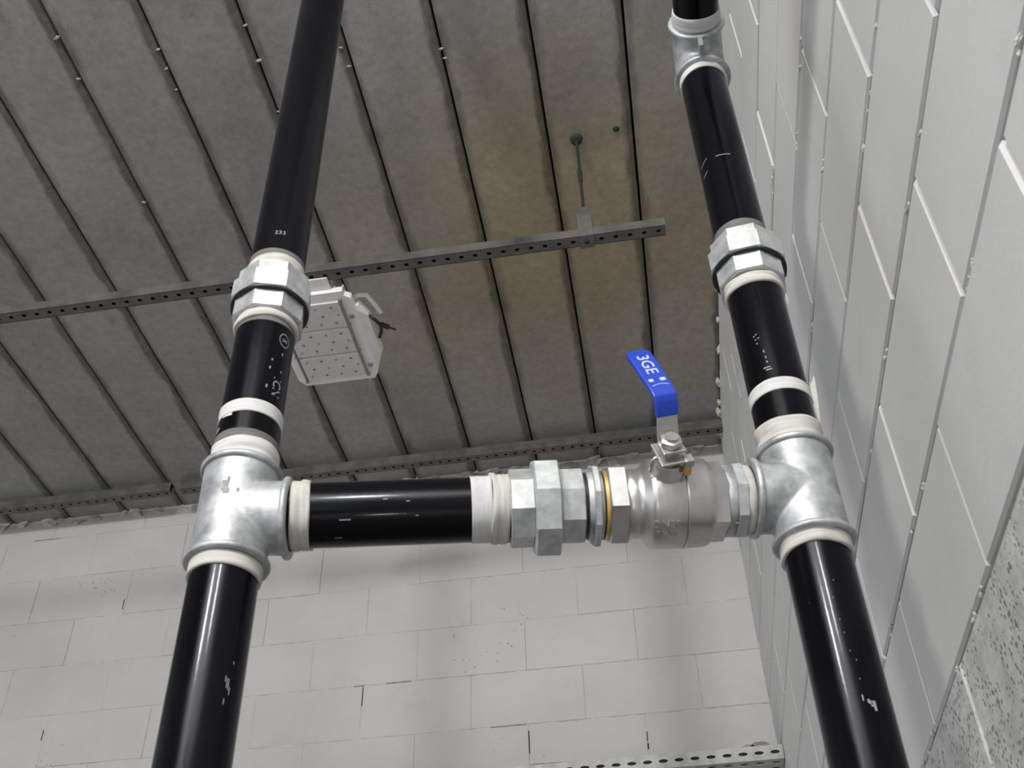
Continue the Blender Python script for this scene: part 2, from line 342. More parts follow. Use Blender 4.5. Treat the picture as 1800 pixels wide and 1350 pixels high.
def band(t, name, z0, z1, mat, th=.0012, rag=.0006, seed=0, bow=0):
    rnd = random.Random(seed); n = 9; prof = [(z0, RP - .001)]; offs = [rnd.uniform(-rag, rag) for _ in range(n)]
    for i in range(n): prof.append((z0 + (z1 - z0) * i / (n - 1), RP + th + offs[i] + bow * math.sin(math.pi * i / (n - 1))))
    prof.append((z1, RP - .001)); ph = [rnd.uniform(0, 6.28) for _ in range(3)]
    bm = bmesh.new(); revolve(bm, prof, 64, False, lambda z, a: rag * .5 * math.sin(3 * a + ph[0] + z * 300) + rag * .3 * math.sin(7 * a + ph[1]))
    for v in bm.verts:
        a = math.atan2(v.co.y, v.co.x); v.co.z += .0010 * math.sin(2 * a + ph[2]) * (rag / .0006)
    return mesh_obj(name, bm, MAT[mat], t, True)
def patch(bm, r, a0, a1, z0, z1, skew=0):
    """thin raised paint patch on the cylinder, angles in degrees from local +x; + is to the viewer's right"""
    n = 4; A = []
    for rr in (r - .0002, r + .0003):
        row = []
        for i in range(n + 1):
            a = math.radians(a0 + (a1 - a0) * i / n); zz = skew * i / n
            row.append((bm.verts.new((rr * math.cos(a), rr * math.sin(a), z0 + zz)), bm.verts.new((rr * math.cos(a), rr * math.sin(a), z1 + zz))))
        A.append(row)
    for i in range(n): bm.faces.new((A[1][i][0], A[1][i + 1][0], A[1][i + 1][1], A[1][i][1]))
    for i in range(n):
        bm.faces.new((A[0][i][0], A[0][i + 1][0], A[1][i + 1][0], A[1][i][0])); bm.faces.new((A[0][i][1], A[0][i + 1][1], A[1][i + 1][1], A[1][i][1]))
def wrap_text(t, body, size, r, a_mid, z_mid, mode, mat, name, depth=.0004, sgn=1):
    """mode 'up': reads along -z (rotated); mode 'along': text runs along local z with height around the axis"""
    me = text_mesh(body, size, depth / 2)
    for v in me.vertices:
        X, Y, Zt = v.co; a = math.radians(a_mid) + (Y / r) * sgn; z = z_mid - X * sgn; rr = r + Zt
        v.co = (rr * math.cos(a), rr * math.sin(a), z)
    me.materials.append(MAT[mat]); o = bpy.data.objects.new(name, me); C.objects.link(o); o.parent = t; me.name = name; return o
def around_text(t, body, size, r, a_mid, z_mid, mat, name):
    me = text_mesh(body, size, .0002)
    for v in me.vertices:
        X, Y, Zt = v.co; a = math.radians(a_mid) + X / r; v.co = ((r + Zt) * math.cos(a), (r + Zt) * math.sin(a), z_mid + Y)
    me.materials.append(MAT[mat]); o = bpy.data.objects.new(name, me); C.objects.link(o); o.parent = t; me.name = name; return o
def ring(t, name, z, r, w, mat):
    bm = bmesh.new(); n = 8; prof = [(z + w * math.cos(a), r + w * .75 * math.sin(a)) for a in [math.pi * i / n for i in range(n + 1)]]
    prof = [(prof[0][0], RP)] + prof + [(prof[-1][0], RP)]
    revolve(bm, prof, 64); return mesh_obj(name, bm, MAT[mat], t, True, 60)
RBODY, RRIM, TH = .0415, .0435, .0635
def tee(label, centre, run, branch):
    t = thing('pipe_tee', label, 'pipe tee', centre, frame(run, branch))       # local z run, local x branch
    bm = bmesh.new(); revolve(bm, [(-TH + .004, RBODY - .004), (-TH + .004, RBODY + .0005), (-TH + .02, RBODY), (0, RBODY - .0005), (TH - .02, RBODY), (TH - .004, RBODY + .0005), (TH - .004, RBODY - .004)], 64, True)
    b2 = bmesh.new(); revolve(b2, [(0, RBODY - .0005), (TH - .02, RBODY - .0005), (TH - .006, RBODY), (TH - .006, RBODY - .004)], 64, True)
    bmesh.ops.rotate(b2, verts=b2.verts[:], cent=(0, 0, 0), matrix=Matrix.Rotation(math.pi / 2, 3, 'Y'))
    tmp = bpy.data.meshes.new('x'); b2.to_mesh(tmp); b2.free(); bm.from_mesh(tmp)
    o = mesh_obj('tee_body', bm, MAT['galv'], t, True)
    rm = o.modifiers.new('r', 'REMESH'); rm.mode = 'VOXEL'; rm.voxel_size = .0017; rm.use_smooth_shade = True
    sm = o.modifiers.new('s', 'SMOOTH'); sm.factor = .5; sm.iterations = 4
    for z in (-TH + .004, TH - .004): ring(t, 'rim', z, RRIM, .0038, 'galv')
    r = ring(t, 'rim', 0, RRIM, .0038, 'galv'); r.rotation_euler = (0, math.pi / 2, 0); r.location = (TH - .005, 0, 0)
    return t
def union(label, base, axis, hint, zs, Rs, phases, group=None, seam=False):
    """three octagons: lower piece, nut, upper piece, heights zs relative to base"""
    t = thing('pipe_union', label, 'pipe union', base, frame(axis, hint), group)
    for nm, (a, b), R, ph, ch in zip(('tail_octagon', 'union_nut', 'head_octagon'), zs, Rs, phases, (.0022, .003, .0022)):
        bm = bmesh.new(); ngon(bm, 8, R, a, b, ph, ch); mesh_obj(nm, bm, MAT['galv_nut'], t)
    if seam:
        a = zs[1][0]; bm = bmesh.new(); revolve(bm, [(a - .0022, .044), (a - .0022, Rs[1] - .0032), (a + .0004, Rs[1] - .0028), (a + .0004, .044)], 40); mesh_obj('nut_groove_shade', bm, MAT['plastic_and_shade_black'], t, True, 40)  # black ring painted in for the shaded groove under the nut
    return t
Zv = Vector((0, 0, 1))
def zl(z): return z + CZ
def marks(name, bm, mat, t):
    o = mesh_obj(name, bm, MAT[mat], t); o['kind'] = 'stuff'; return o
# --- left riser
p = pipe('black pipe rising from the floor to the left tee', PL, Zv, zl(.621))
band(p, 'thread_tape', zl(.6036), zl(.621), 'tape', .0025, .0005, 1)
bm = bmesh.new()
for a, z, w in ((27, .478, .006), (30, .472, .010), (33, .470, .012), (36, .466, .008), (29, .455, .006), (37, .498, .003)): patch(bm, RP, a, a + 1.6, zl(z), zl(z + w))
marks('scratch_marks', bm, 'grey_print', p)
p = pipe('black pipe between the left tee and the left union with white band', PL + Zv * zl(.7475), Zv, .2265)
q = .7475
band(p, 'thread_tape', .7475 - q, .770 - q, 'tape_white', .0022, .0012, 2); band(p, 'tape_residue', .769 - q, .783 - q, 'tape_grey', .0004, .0002, 3)
band(p, 'marking_band', .808 - q, .826 - q, 'tape_white', .0010, .0003, 4)
band(p, 'thread_tape', .962 - q, .974 - q, 'tape', .0028, .0008, 5, .001); band(p, 'tape_residue', .955 - q, .963 - q, 'tape_grey', .0004, .0002, 6)
wrap_text(p, 'R', .011, RP, 40, .932 - q, 'along', 'grey_print', 'printed_mark'); wrap_text(p, 'ICN', .017, RP, 37, .855 - q, 'along', 'grey_print', 'printed_mark')
bm = bmesh.new()
for i in range(20):
    a = 2 * math.pi * i / 20; patch(bm, RP, 40 + 12 * math.cos(a) - 1, 40 + 12 * math.cos(a) + 1, .932 - q + .010 * math.sin(a) - .0012, .932 - q + .010 * math.sin(a) + .0012)
for a, z, w in ((38, .907, .004), (18, .892, .003), (16, .878, .004), (41, .880, .003), (15, .848, .005)): patch(bm, RP, a, a + 3, z - q, z - q + w)
marks('printed_ring_and_dots', bm, 'grey_print', p)
bm = bmesh.new(); patch(bm, RP, -62, -38, .806 - q, .8095 - q, -.002); patch(bm, RP, -80, -66, .790 - q, .792 - q, .002)
marks('white_paint_scrape', bm, 'tape_white', p)
p = pipe('black pipe rising from the left union to the ceiling', PL + Zv * zl(1.056), Zv, 2.68 - 1.056)
q = 1.056
band(p, 'thread_tape', 1.056 - q, 1.075 - q, 'tape', .0025, .0008, 7); band(p, 'tape_residue', 1.074 - q, 1.086 - q, 'tape_grey', .0006, .0002, 8)
around_text(p, '233', .010, RP, -6, 1.117 - q, 'grey_print', 'printed_mark')
hintL = Vector((0, 0, CZ)) - (PL + Zv * CZ)
union('grey octagonal union on the left riser beside the ceiling lamp', PL + Zv * zl(.974), Zv, hintL, ((0, .032), (.030, .062), (.060, .082)), (.0465, .0530, .0475), (math.pi / 8 - .12,) * 3, seam=True)
o = C.objects[-1]
# --- right riser
p = pipe('black pipe rising from the floor to the right tee', PR, Zv, zl(.6455))
band(p, 'thread_tape', zl(.6285), zl(.6455), 'tape', .0028, .0012, 11)
bm = bmesh.new(); patch(bm, RP, 26, 34, zl(.442), zl(.448)); patch(bm, RP, 22, 30, zl(.446), zl(.450), -.003); patch(bm, RP, 30, 34, zl(.438), zl(.445)); patch(bm, RP, 15, 17, zl(.448), zl(.454))
for a, z in ((8, .56), (10, .535), (12, .52), (14, .50), (20, .49), (18, .47), (15, .58)): patch(bm, RP, a, a + 1.2, zl(z), zl(z + .0012))
marks('paint_chip', bm, 'grey_print', p)
p = pipe('black pipe between the right tee and the right union with a white band', PR + Zv * zl(.7725), Zv, .2755)
q = .7725
band(p, 'thread_tape', .7725 - q, .8025 - q, 'tape', .0026, .0014, 12); band(p, 'marking_band', .843 - q, .861 - q, 'tape_white', .0010, .0003, 13)
band(p, 'thread_tape', 1.0296 - q, 1.048 - q, 'tape', .0028, .0012, 14)
bm = bmesh.new()
for a, z, w, d in ((-22, .935, .0015, 3), (-17, .937, .0015, 3), (-20, .929, .0015, 3), (-14, .930, .0015, 3), (-19, .922, .0015, 3), (-9, .905, .004, 2), (-8, .895, .004, 2), (-8, .888, .0025, 3), (-16, .880, .0015, 14), (-12, .876, .0015, 12)): patch(bm, RP, a, a + d, z - q, z - q + w)
marks('printed_marks', bm, 'grey_print', p)
# loose tape end sticking out behind the band
bm = bmesh.new(); q0 = .747
pts = [(-.004, .0365, .812 - q), (.004, .0385, .862 - q), (.006, .0465, .877 - q), (.000, .0440, .845 - q), (-.006, .0400, .815 - q)]
A = [bm.verts.new((x_, y_, z_)) for x_, y_, z_ in pts]; f = bm.faces.new(A); e = bmesh.ops.extrude_face_region(bm, geom=[f])
bmesh.ops.translate(bm, verts=[v for v in e['geom'] if isinstance(v, bmesh.types.BMVert)], vec=(-.0008, 0, 0)); mesh_obj('tape_flap', bm, MAT['tape'], p)
p = pipe('black pipe between the right union and the elbow high up beside the wall', PR + Zv * zl(1.132), Zv, .406)
q = 1.132
band(p, 'tape_residue', 1.132 - q, 1.1523 - q, 'tape_grey', .0010, .0004, 15); band(p, 'thread_tape', 1.524 - q, 1.538 - q, 'tape_white', .0020, .0006, 16)
bm = bmesh.new()
for a0, a1, z, sk in ((-60, -35, 1.30, .006), (-12, 22, 1.298, -.002), (-58, -40, 1.275, .005)): patch(bm, RP, a0, a1, z - q, z - q + .0012, sk)
marks('scratch_marks', bm, 'grey_print', p)
hintR = Vector((0, 0, CZ)) - (PR + Zv * CZ)
union('grey octagonal union on the right riser near the block wall', PR + Zv * zl(1.048), Zv, hintR, ((0, .034), (.032, .066), (.064, .084)), (.0465, .0535, .0480), (math.pi / 8 + .05,) * 3, seam=True)
# --- elbow and overhead pipe
ZE = 1.607 + CZ; LE = .069
t = thing('pipe_elbow', 'grey ribbed elbow at the top of the right riser', 'pipe elbow', PR + Zv * ZE)
bm = bmesh.new(); Re = .052; n = 40; m_ = 16; rings = []
path = [(0, -LE + .003)] + [(0, -Re)]
cen = Vector((0, -Re, -Re))
stations = [(Vector((0, 0, -LE + .003)), Vector((0, 0, 1)))] + [(cen + Vector((0, Re * math.cos(a), Re * math.sin(a))), Vector((0, -math.sin(a), math.cos(a)))) for a in [math.pi / 2 * i / m_ for i in range(m_ + 1)]] + [(Vector((0, -LE + .003, 0)), Vector((0, -1, 0)))]
for c_, d_ in stations:
    xa = Vector((1, 0, 0)); ya = d_.cross(xa); rings.append([bm.verts.new(c_ + (xa * math.cos(2 * math.pi * k / n) + ya * math.sin(2 * math.pi * k / n)) * (RBODY - .001)) for k in range(n)])
for A, B in zip(rings, rings[1:]):
    for k in range(n): bm.faces.new((A[k], A[(k + 1) % n], B[(k + 1) % n], B[k]))
bm.faces.new(rings[0][::-1]); bm.faces.new(rings[-1]); mesh_obj('elbow_body', bm, MAT['galv'], t, True, 60)
r = ring(t, 'rim', 0, RRIM, .0038, 'galv'); r.location = (0, 0, -LE + .004)
r = ring(t, 'rim', 0, RRIM, .0038, 'galv'); r.location = (0, -LE + .004, 0); r.rotation_euler = (math.pi / 2, 0, 0)
bm = bmesh.new(); box(bm, -.004, .004, -.068, -.045, -.068, -.045); o = bev(mesh_obj('inner_rib', bm, MAT['galv'], t), .0015)
b0 = PR + Vector((0, -LE, ZE)); p = pipe('black overhead pipe running from the elbow out over the viewer', b0, (0, -1, 0), 3.3)
band(p, 'thread_tape', 0, .024, 'tape_white', .0022, .0006, 17)
# --- crossbar
t = tee('galvanized tee on the left riser where the crossbar starts', TL, Zv, U)
bm = bmesh.new(); patch(bm, RBODY, -103, -93, .010, .022); patch(bm, RBODY, -100, -91, .006, .012); patch(bm, RBODY, -96, -92, .021, .027); patch(bm, RBODY, -80, -76, .008, .012); marks('casting_mark', bm, 'cast_spot', t)
tee('galvanized tee on the right riser next to the ball valve', TR, Zv, -U)
b0 = TL + U * .0635; p = pipe('short horizontal black pipe between the left tee and the crossbar union', b0, U, .2399)
band(p, 'thread_tape', 0, .0849 - .0635, 'tape', .0022, .0010, 21); band(p, 'thread_tape', .2607 - .0635, .2837 - .0635, 'tape_white', .0010, .0002, 22); band(p, 'hemp_and_tape', .2830 - .0635, .3034 - .0635, 'tape', .0026, .0012, 23)
bm = bmesh.new()
for a, z, d, w in ((8, .118, 2, .012), (42, .112, 1.5, .008), (-20, .19, 1.5, .004), (5, .2, 1.5, .003), (-25, .165, 1.5, .005)): patch(bm, RP, a, a + d, z - .0635, z - .0635 + w)
marks('scratch_marks', bm, 'grey_print', p)
vc = (Vector((0, 0, CZ)) - (TL + U * .34)).normalized()
union('grey octagonal union on the horizontal crossbar next to the valve', TL + U * .3034, U, vc, ((0, .0270), (.0263, .0551), (.0551, .0822)), (.0440, .0565, .0440), (0.0, math.pi / 8 + .03, math.pi / 8 - .06))
# bushing between union and valve
def bushing(label, s0, prof, hexs, ph, extra=None):
    t = thing('reducing_bushing', label, 'bushing', TL + U * s0, frame(U, vc))
    bm = bmesh.new(); revolve(bm, prof, 48, True); mesh_obj('threaded_collar', bm, MAT['galv'], t, True, 40)
    for a_, b_ in (extra or ()):
        bm = bmesh.new(); revolve(bm, [(a_, .030), (a_, .0372), (b_, .0372), (b_, .030)], 40); mesh_obj('thread_recess_shade', bm, MAT['plastic_and_shade_black'], t, True, 40)  # black rings stand in for shade in the deep thread recesses
    bm = bmesh.new(); ngon(bm, 8, hexs[2], hexs[0], hexs[1], ph, .0015); mesh_obj('octagon_flange', bm, MAT['galv_nut'], t); return t
bushing('thin octagonal bushing between the crossbar union and the ball valve', .3857, [(0, .034), (.0033, .034), (.0043, .0385), (.0088, .0395), (.0173, .0395), (.0208, .0385), (.0213, .0345), (.0228, .0345)], (.0098, .0171, .0480), math.pi / 8 + .06, ((0, .0044), (.0206, .0227)))
t2 = bushing('octagonal bushing between the ball valve and the right tee', .5445, [(0, .030), (0, .0400), (.003, .0410), (.009, .0400), (.0095, .0385), (.022, .0385), (.022, .034), (.0318, .034)], (.0100, .0215, .0445), math.pi / 8 - .02)
bm = bmesh.new(); revolve(bm, [(.0215, .036), (.0218, .0400), (.0265, .0405), (.0312, .0392), (.0315, .036)], 64, False, lambda z, a: .0006 * math.sin(5 * a + z * 900)); mesh_obj('thread_tape', bm, MAT['tape'], t2, True)
bm = bmesh.new(); tube(bm, [(.040 * math.cos(a), .040 * math.sin(a), z) for a, z in ((.62, .006), (.67, .010), (.69, .014), (.68, .018), (.62, .022))], .0009, 8); mesh_obj('loose_thread', bm, MAT['tape_white'], t2, True)

# ------------------------------------------------------------------ ball valve
VS = .4775                                                     # stem position along the crossbar
v = thing('ball_valve', 'stainless ball valve with a blue lever handle', 'valve', TL + U * VS, frame(U, vc))
def zz(s): return s - VS
bm = bmesh.new(); revolve(bm, [(zz(.4330), .030), (zz(.4335), .0375), (zz(.4375), .0395), (zz(.4440), .0395), (zz(.4460), .0388), (zz(.4520), .0415), (zz(.4570), .0485), (zz(.4600), .0505), (zz(.4640), .0512), (zz(.4945), .0512), (zz(.4957), .0505)], 72)
mesh_obj('valve_body', bm, MAT['stainless'], v, True, 50)
bm = bmesh.new(); revolve(bm, [(zz(.4957), .046), (zz(.4960), .0518), (zz(.4975), .0525), (zz(.4990), .0518), (zz(.5200), .0505), (zz(.5250), .0488), (zz(.5275), .0460), (zz(.5275), .030)], 72); mesh_obj('body_cap', bm, MAT['stainless'], v, True, 40)
bm = bmesh.new(); ngon(bm, 6, .0482, zz(.4118), zz(.4336), 0.02, .003); mesh_obj('hex_end', bm, MAT['stainless'], v)
bm = bmesh.new(); ngon(bm, 6, .0455, zz(.5275), zz(.5445), math.pi / 6, .001); mesh_obj('hex_end', bm, MAT['stainless'], v)
bm = bmesh.new(); revolve(bm, [(zz(.4085), .030), (zz(.4085), .0392), (zz(.4118), .0392), (zz(.4118), .03)], 48); mesh_obj('seal_washer', bm, MAT['brass'], v, True, 30)
for txt, sz, ang in (('DN50', .0125, 27), ('PN63', .0105, 40)):
    me = text_mesh(txt, sz, .0006)
    for q_ in me.vertices:
        X, Y, Zt = q_.co; a = math.radians(ang) - Y / .0512; rr = .0516 + Zt*1.6; q_.co = (rr * math.cos(a), rr * math.sin(a), zz(.4725) + X)
    me.materials.append(MAT['stainless']); me.name = 'embossed_lettering'; o = bpy.data.objects.new('embossed_lettering', me); C.objects.link(o); o.parent = v
# stem frame: sd = stem direction, ld = lever direction (world), built in world then moved under the valve
th = math.radians(12); sd = Vector((0, -math.cos(th), math.sin(th))); sd = (sd - U * sd.dot(U)).normalized(); ud = U.cross(sd)
if ud.z < 0: ud = -ud
ph = math.radians(12.5); ld = (ud * math.cos(ph) - U * math.sin(ph)).normalized(); wd = ld.cross(sd).normalized()
if wd.dot(U) < 0: wd = -wd
vo = TL + U * VS
vm = Matrix.Translation(vo) @ frame(U, vc).to_matrix().to_4x4(); vmi = vm.inverted()
def to_valve(o): # o's mesh is in world coordinates
    o.data.transform(vmi); o.parent = v; return o
def W3(a, b, c): return vo + sd * a + ld * b + wd * c            # along stem, along lever, across
def stem_lathe(name, prof, mat, n=32, k=None):
    bm = bmesh.new()
    if k: ngon(bm, k, prof[1], prof[0][0], prof[0][1], .3, .001)
    else: revolve(bm, prof, n, True)
    mt = Matrix((wd, ld, sd)).transposed().to_4x4(); mt.translation = vo; bm.transform(mt)
    return to_valve(mesh_obj(name, bm, MAT[mat], None, True, 35))
stem_lathe('stem_boss', [(.040, .021), (.0515, .0195), (.056, .017), (.062, .0165), (.064, .0155)], 'stainless')
stem_lathe('packing_nut', ((.064, .073), .0135), 'stainless', k=6)
stem_lathe('stem', [(.060, .0075), (.098, .0075)], 'stainless')
stem_lathe('stem_nut', ((.087, .0945), .0125), 'stainless', k=6)
def strip(path, w0, w1, thick, name, mat, round_end=False, seg=6):
    """flat bar swept along (stem, lever) path; widths interpolate"""
    bm = bmesh.new(); n = len(path); T = [Vector((path[min(i + 1, n - 1)][0] - path[max(i - 1, 0)][0], path[min(i + 1, n - 1)][1] - path[max(i - 1, 0)][1])).normalized() for i in range(n)]
    R = []
    for i, (a, b) in enumerate(path):
        nx, ny = T[i].y, -T[i].x                               # normal in (stem, lever) plane
        w = w0 + (w1 - w0) * i / (n - 1)
        if round_end and i >= n - 4: w *= (.98, .93, .80, .50)[i - (n - 4)]
        R.append([bm.verts.new(W3(a + nx * s * thick / 2, b + ny * s * thick / 2, c * w / 2)) for s, c in ((-1, -1), (-1, 1), (1, 1), (1, -1))])
    for A, B in zip(R, R[1:]):
        for k in range(4): bm.faces.new((A[k], A[(k + 1) % 4], B[(k + 1) % 4], B[k]))
    bm.faces.new(R[0][::-1]); bm.faces.new(R[-1]); o = to_valve(mesh_obj(name, bm, MAT[mat])); return bev(o, min(.0015, thick * .3), 2)
LB = .0850
lever = strip([(LB, -.014), (LB, -.004), (LB, .003), (LB + .003, .007), (LB + .015, .012), (LB + .029, .017)], .027, .0235, .0035, 'lever', 'stainless')
grip = strip([(LB + .028, .0165), (LB + .036, .0205), (LB + .043, .0245), (LB + .047, .0280), (LB + .0485, .034), (LB + .049, .04), (LB + .049, .07), (LB + .049, .095), (LB + .0485, .101), (LB + .048, .106), (LB + .0475, .1095), (LB + .047, .1115)], .0255, .0300, .0065, 'lever_grip', 'blue', True)
def lever_text(body, size, b0, name, c0=0.0, sx=1.0):
    me = text_mesh(body, size, .0003)
    for q_ in me.vertices:
        X, Y, Zt = q_.co; q_.co = W3(LB + .049 + .00345 + Zt, b0 - X * sx, c0 + Y)
    me.materials.append(MAT['white_print']); me.name = name; o = bpy.data.objects.new(name, me); C.objects.link(o); to_valve(o); o.parent = grip; o.matrix_parent_inverse = Matrix()
lever_text('3GE', .0195, .080, 'printed_lettering', 0, 1.08)
bm = bmesh.new()
for b_, c_, w_, h_ in ((.0505, -.007, .005, .0045), (.0505, .0065, .006, .005)):
    vs = [W3(LB + .0527, b_ + i * h_ / 2, c_ + j * w_ / 2) for i, j in ((-1, -1), (-1, 1), (1, 1), (1, -1))]; q2 = [p_ - sd * .0005 for p_ in vs]
    A = [bm.verts.new(p_) for p_ in vs]; B = [bm.verts.new(p_) for p_ in q2]; bm.faces.new(A)
    for k in range(4): bm.faces.new((A[k], B[k], B[(k + 1) % 4], A[(k + 1) % 4]))
tube(bm, [W3(LB + .0526, .0425 - .0025 * abs(k - 4) ** 1.6 / 9, (k - 4) * .0024) for k in range(9)], .0005, 6)
o = to_valve(mesh_obj('printed_arrow_marks', bm, MAT['white_print'])); o.parent = grip
strip([(.0745, -.020), (.0745, .018)], .034, .030, .003, 'stop_plate', 'stainless')
bm = bmesh.new(); tube(bm, [W3(.0745, -.004, -.012), W3(.0740, -.004, -.0185), W3(.0715, -.004, -.0215), W3(.066, -.004, -.0225), W3(.056, -.004, -.0225)], .0019, 10); to_valve(mesh_obj('locking_hook', bm, MAT['stainless'], None, True))
bm = bmesh.new()
for a0, a1, m0 in ((.068, .0775, 0),):
    P = [W3(a, b, c) for a in (a0, a1) for b in (-.022, -.010) for c in (.010, .0205)]; V = [bm.verts.new(p_) for p_ in P]
    for f in ((0, 1, 3, 2), (4, 6, 7, 5), (0, 4, 5, 1), (2, 3, 7, 6), (0, 2, 6, 4), (1, 5, 7, 3)): bm.faces.new([V[i] for i in f])
bev(to_valve(mesh_obj('locking_tab', bm, MAT['stainless'])), .001)
bm = bmesh.new(); P = [W3(a, b, c) for a in (.0545, .067) for b in (-.021, -.011) for c in (.0115, .0195)]; V = [bm.verts.new(p_) for p_ in P]
for f in ((0, 1, 3, 2), (4, 6, 7, 5), (0, 4, 5, 1), (2, 3, 7, 6), (0, 2, 6, 4), (1, 5, 7, 3)): bm.faces.new([V[i] for i in f])
bev(to_valve(mesh_obj('stop_pin', bm, MAT['brass'])), .002)

# ------------------------------------------------------------------ perforated channels under the ceiling
def perforated_plate(bm, n, pitch, width, hw, hh, th, sq=.75, off=0.):
    """strip along +x of n cells, from y 0 to width, centred holes (hw x hh), thickness th below z 0"""
    for lvl in (0, -th):
        pass
    for c in range(n):
        x0 = c * pitch; x1 = x0 + pitch; cx, cy = x0 + pitch / 2, width / 2 + off
        k = 8; hole = []
        for i in range(k):
            a = math.pi / k + 2 * math.pi * i / k; px, py = math.cos(a), math.sin(a); s = 1 / max(abs(px), abs(py)); q = sq
            hole.append((cx + hw / 2 * px * (1 + (s - 1) * q), cy + hh / 2 * py * (1 + (s - 1) * q)))
        outer = []
        for i in range(k):
            a = math.pi / k + 2 * math.pi * i / k; px, py = math.cos(a), math.sin(a); s = 1 / max(abs(px), abs(py)); ox, oy = px * s, py * s
            outer.append((cx + ox * pitch / 2, width / 2 + oy * width / 2))
        corners = {0: (x1, width), 2: (x0, width), 4: (x0, 0), 6: (x1, 0)}
        for z in (0, -th):
            H_ = [bm.verts.new((*p_, z)) for p_ in hole]; O_ = [bm.verts.new((*p_, z)) for p_ in outer]
            for i in range(k):
                j = (i + 1) % k; bm.faces.new((O_[i], O_[j], H_[j], H_[i]))
                if (i % 2) == 0:
                    pass
            for i, cpt in ((0, (x1, width)), (2, (x0, width)), (4, (x0, 0)), (6, (x1, 0))):
                j = (i + 1) % k; cv = bm.verts.new((*cpt, z)); bm.faces.new((O_[i], cv, O_[j]))
            if z == 0: top = H_
            else:
                for i in range(k): bm.faces.new((top[i], top[(i + 1) % k], H_[(i + 1) % k], H_[i]))
    return bm
def channel(label, x0, x1, y0, z0, w, h, pitch, cat='channel', hw=.013, hh=.011):
    n = int((x1 - x0) / pitch); x0 = x1 - n * pitch
    t = thing('perforated_channel', label, cat, (x0, y0, z0))
    bm = bmesh.new(); perforated_plate(bm, n, pitch, w, hw, hh, .0015); bmesh.ops.translate(bm, verts=bm.verts[:], vec=(0, 0, .0015)); mesh_obj('perforated_base', bm, MAT['steel_dark'], t)
    L = n * pitch
    for nm, y in (('side_flange', 0), ('side_flange', w - .0015)):
        bm = bmesh.new(); box(bm, 0, L, y, y + .0015, 0, h); mesh_obj(nm, bm, MAT['steel_dark'], t)
    bm = bmesh.new(); box(bm, 0, L, .0016, w - .0016, h - .004, h - .0015); mesh_obj('dark_hole_backing', bm, MAT['hole_dark'], t)  # black sheet added inside the open channel so its holes look shaded
    return t
channel('dark perforated steel channel hung by a rod across the middle of the ceiling', -3.2, .1585, 1.972, 2.222 + CZ, .038, .029, .0385)
channel('dark perforated steel channel fixed under the ceiling along the far wall, left length', -4.4, -1.88, 3.386, 2.615 + CZ, .036, .041, .0378)
channel('dark perforated steel channel fixed under the ceiling along the far wall, right length', -1.876, .3535, 3.386, 2.615 + CZ, .036, .041, .0378)
t = thing('hanger_rod', 'thin threaded rod hanging the middle channel from the ceiling', 'hanger', (-.055, 1.991, 2.222 + CZ))
bm = bmesh.new(); tube(bm, [(0, 0, .02), (0, 0, .22), (0, 0, .458)], .0045, 10); mesh_obj('threaded_rod', bm, MAT['hole_dark'], t, True, 40)
bm = bmesh.new(); tube(bm, [(0, 0, .25), (0, 0, .30)], .0065, 8); mesh_obj('coupling_sleeve', bm, MAT['hole_dark'], t, True, 40)
bm = bmesh.new(); revolve(bm, [(.436, .006), (.440, .016), (.452, .019), (.458, .012)], 20, True); mesh_obj('ceiling_anchor', bm, MAT['hole_dark'], t, True, 40)
bm = bmesh.new(); box(bm, -.020, .020, -.0225, -.0195, -.004, .113); box(bm, -.020, .020, .0205, .0235, -.004, .113); box(bm, -.020, .020, -.0195, .0205, .109, .113); mesh_obj('strap_bracket', bm, MAT['steel_dark'], t)
bm = bmesh.new(); box(bm, -.020, .020, -.0195, .0205, -.004, -.0005); mesh_obj('strap_base', bm, MAT['steel_dark'], t)
bm = bmesh.new(); ngon(bm, 6, .007, -.009, -.004, 0, .001); mesh_obj('bolt_head', bm, MAT['hole_dark'], t)
# dark screw hole plug on the ceiling near the rod
t = bmesh.new(); revolve(t, [(0, .010), (-.004, .009), (-.006, .004)], 16, True); o = mesh_obj('screw_plug', t, MAT['hole_dark'], ceiling, True, 40); o.location = (.065, 1.979, H)

# ------------------------------------------------------------------ perforated cable tray at the foot of the view
n = 66; pt = .05; x0 = XR - .002 - n * pt
t = thing('cable_tray', 'grey slotted cable tray along the foot of the far wall', 'cable tray', (x0, 3.43, 1.328 + CZ))
bm = bmesh.new(); perforated_plate(bm, n, pt, .046, .028, .011, .0015, .97); bm.transform(Matrix.Rotation(math.pi / 2, 4, 'X')); mesh_obj('front_flange', bm, MAT['tray'], t)
for i in range(3):
    bm = bmesh.new(); perforated_plate(bm, n, pt, .048, .028, .011, .0015, .97); o = mesh_obj('slotted_base', bm, MAT['tray'], t); o.location = (0, .0005 + i * .048, .0015)
bm = bmesh.new(); box(bm, 0, n * pt, .1445, .146, 0, .046); mesh_obj('rear_flange', bm, MAT['tray'], t)
bm = bmesh.new(); box(bm, 0, n * pt, .006, .144, .010, .040); mesh_obj('dark_slot_backing', bm, MAT['hole_dark'], t)  # black box added over the base to make the slots look shaded

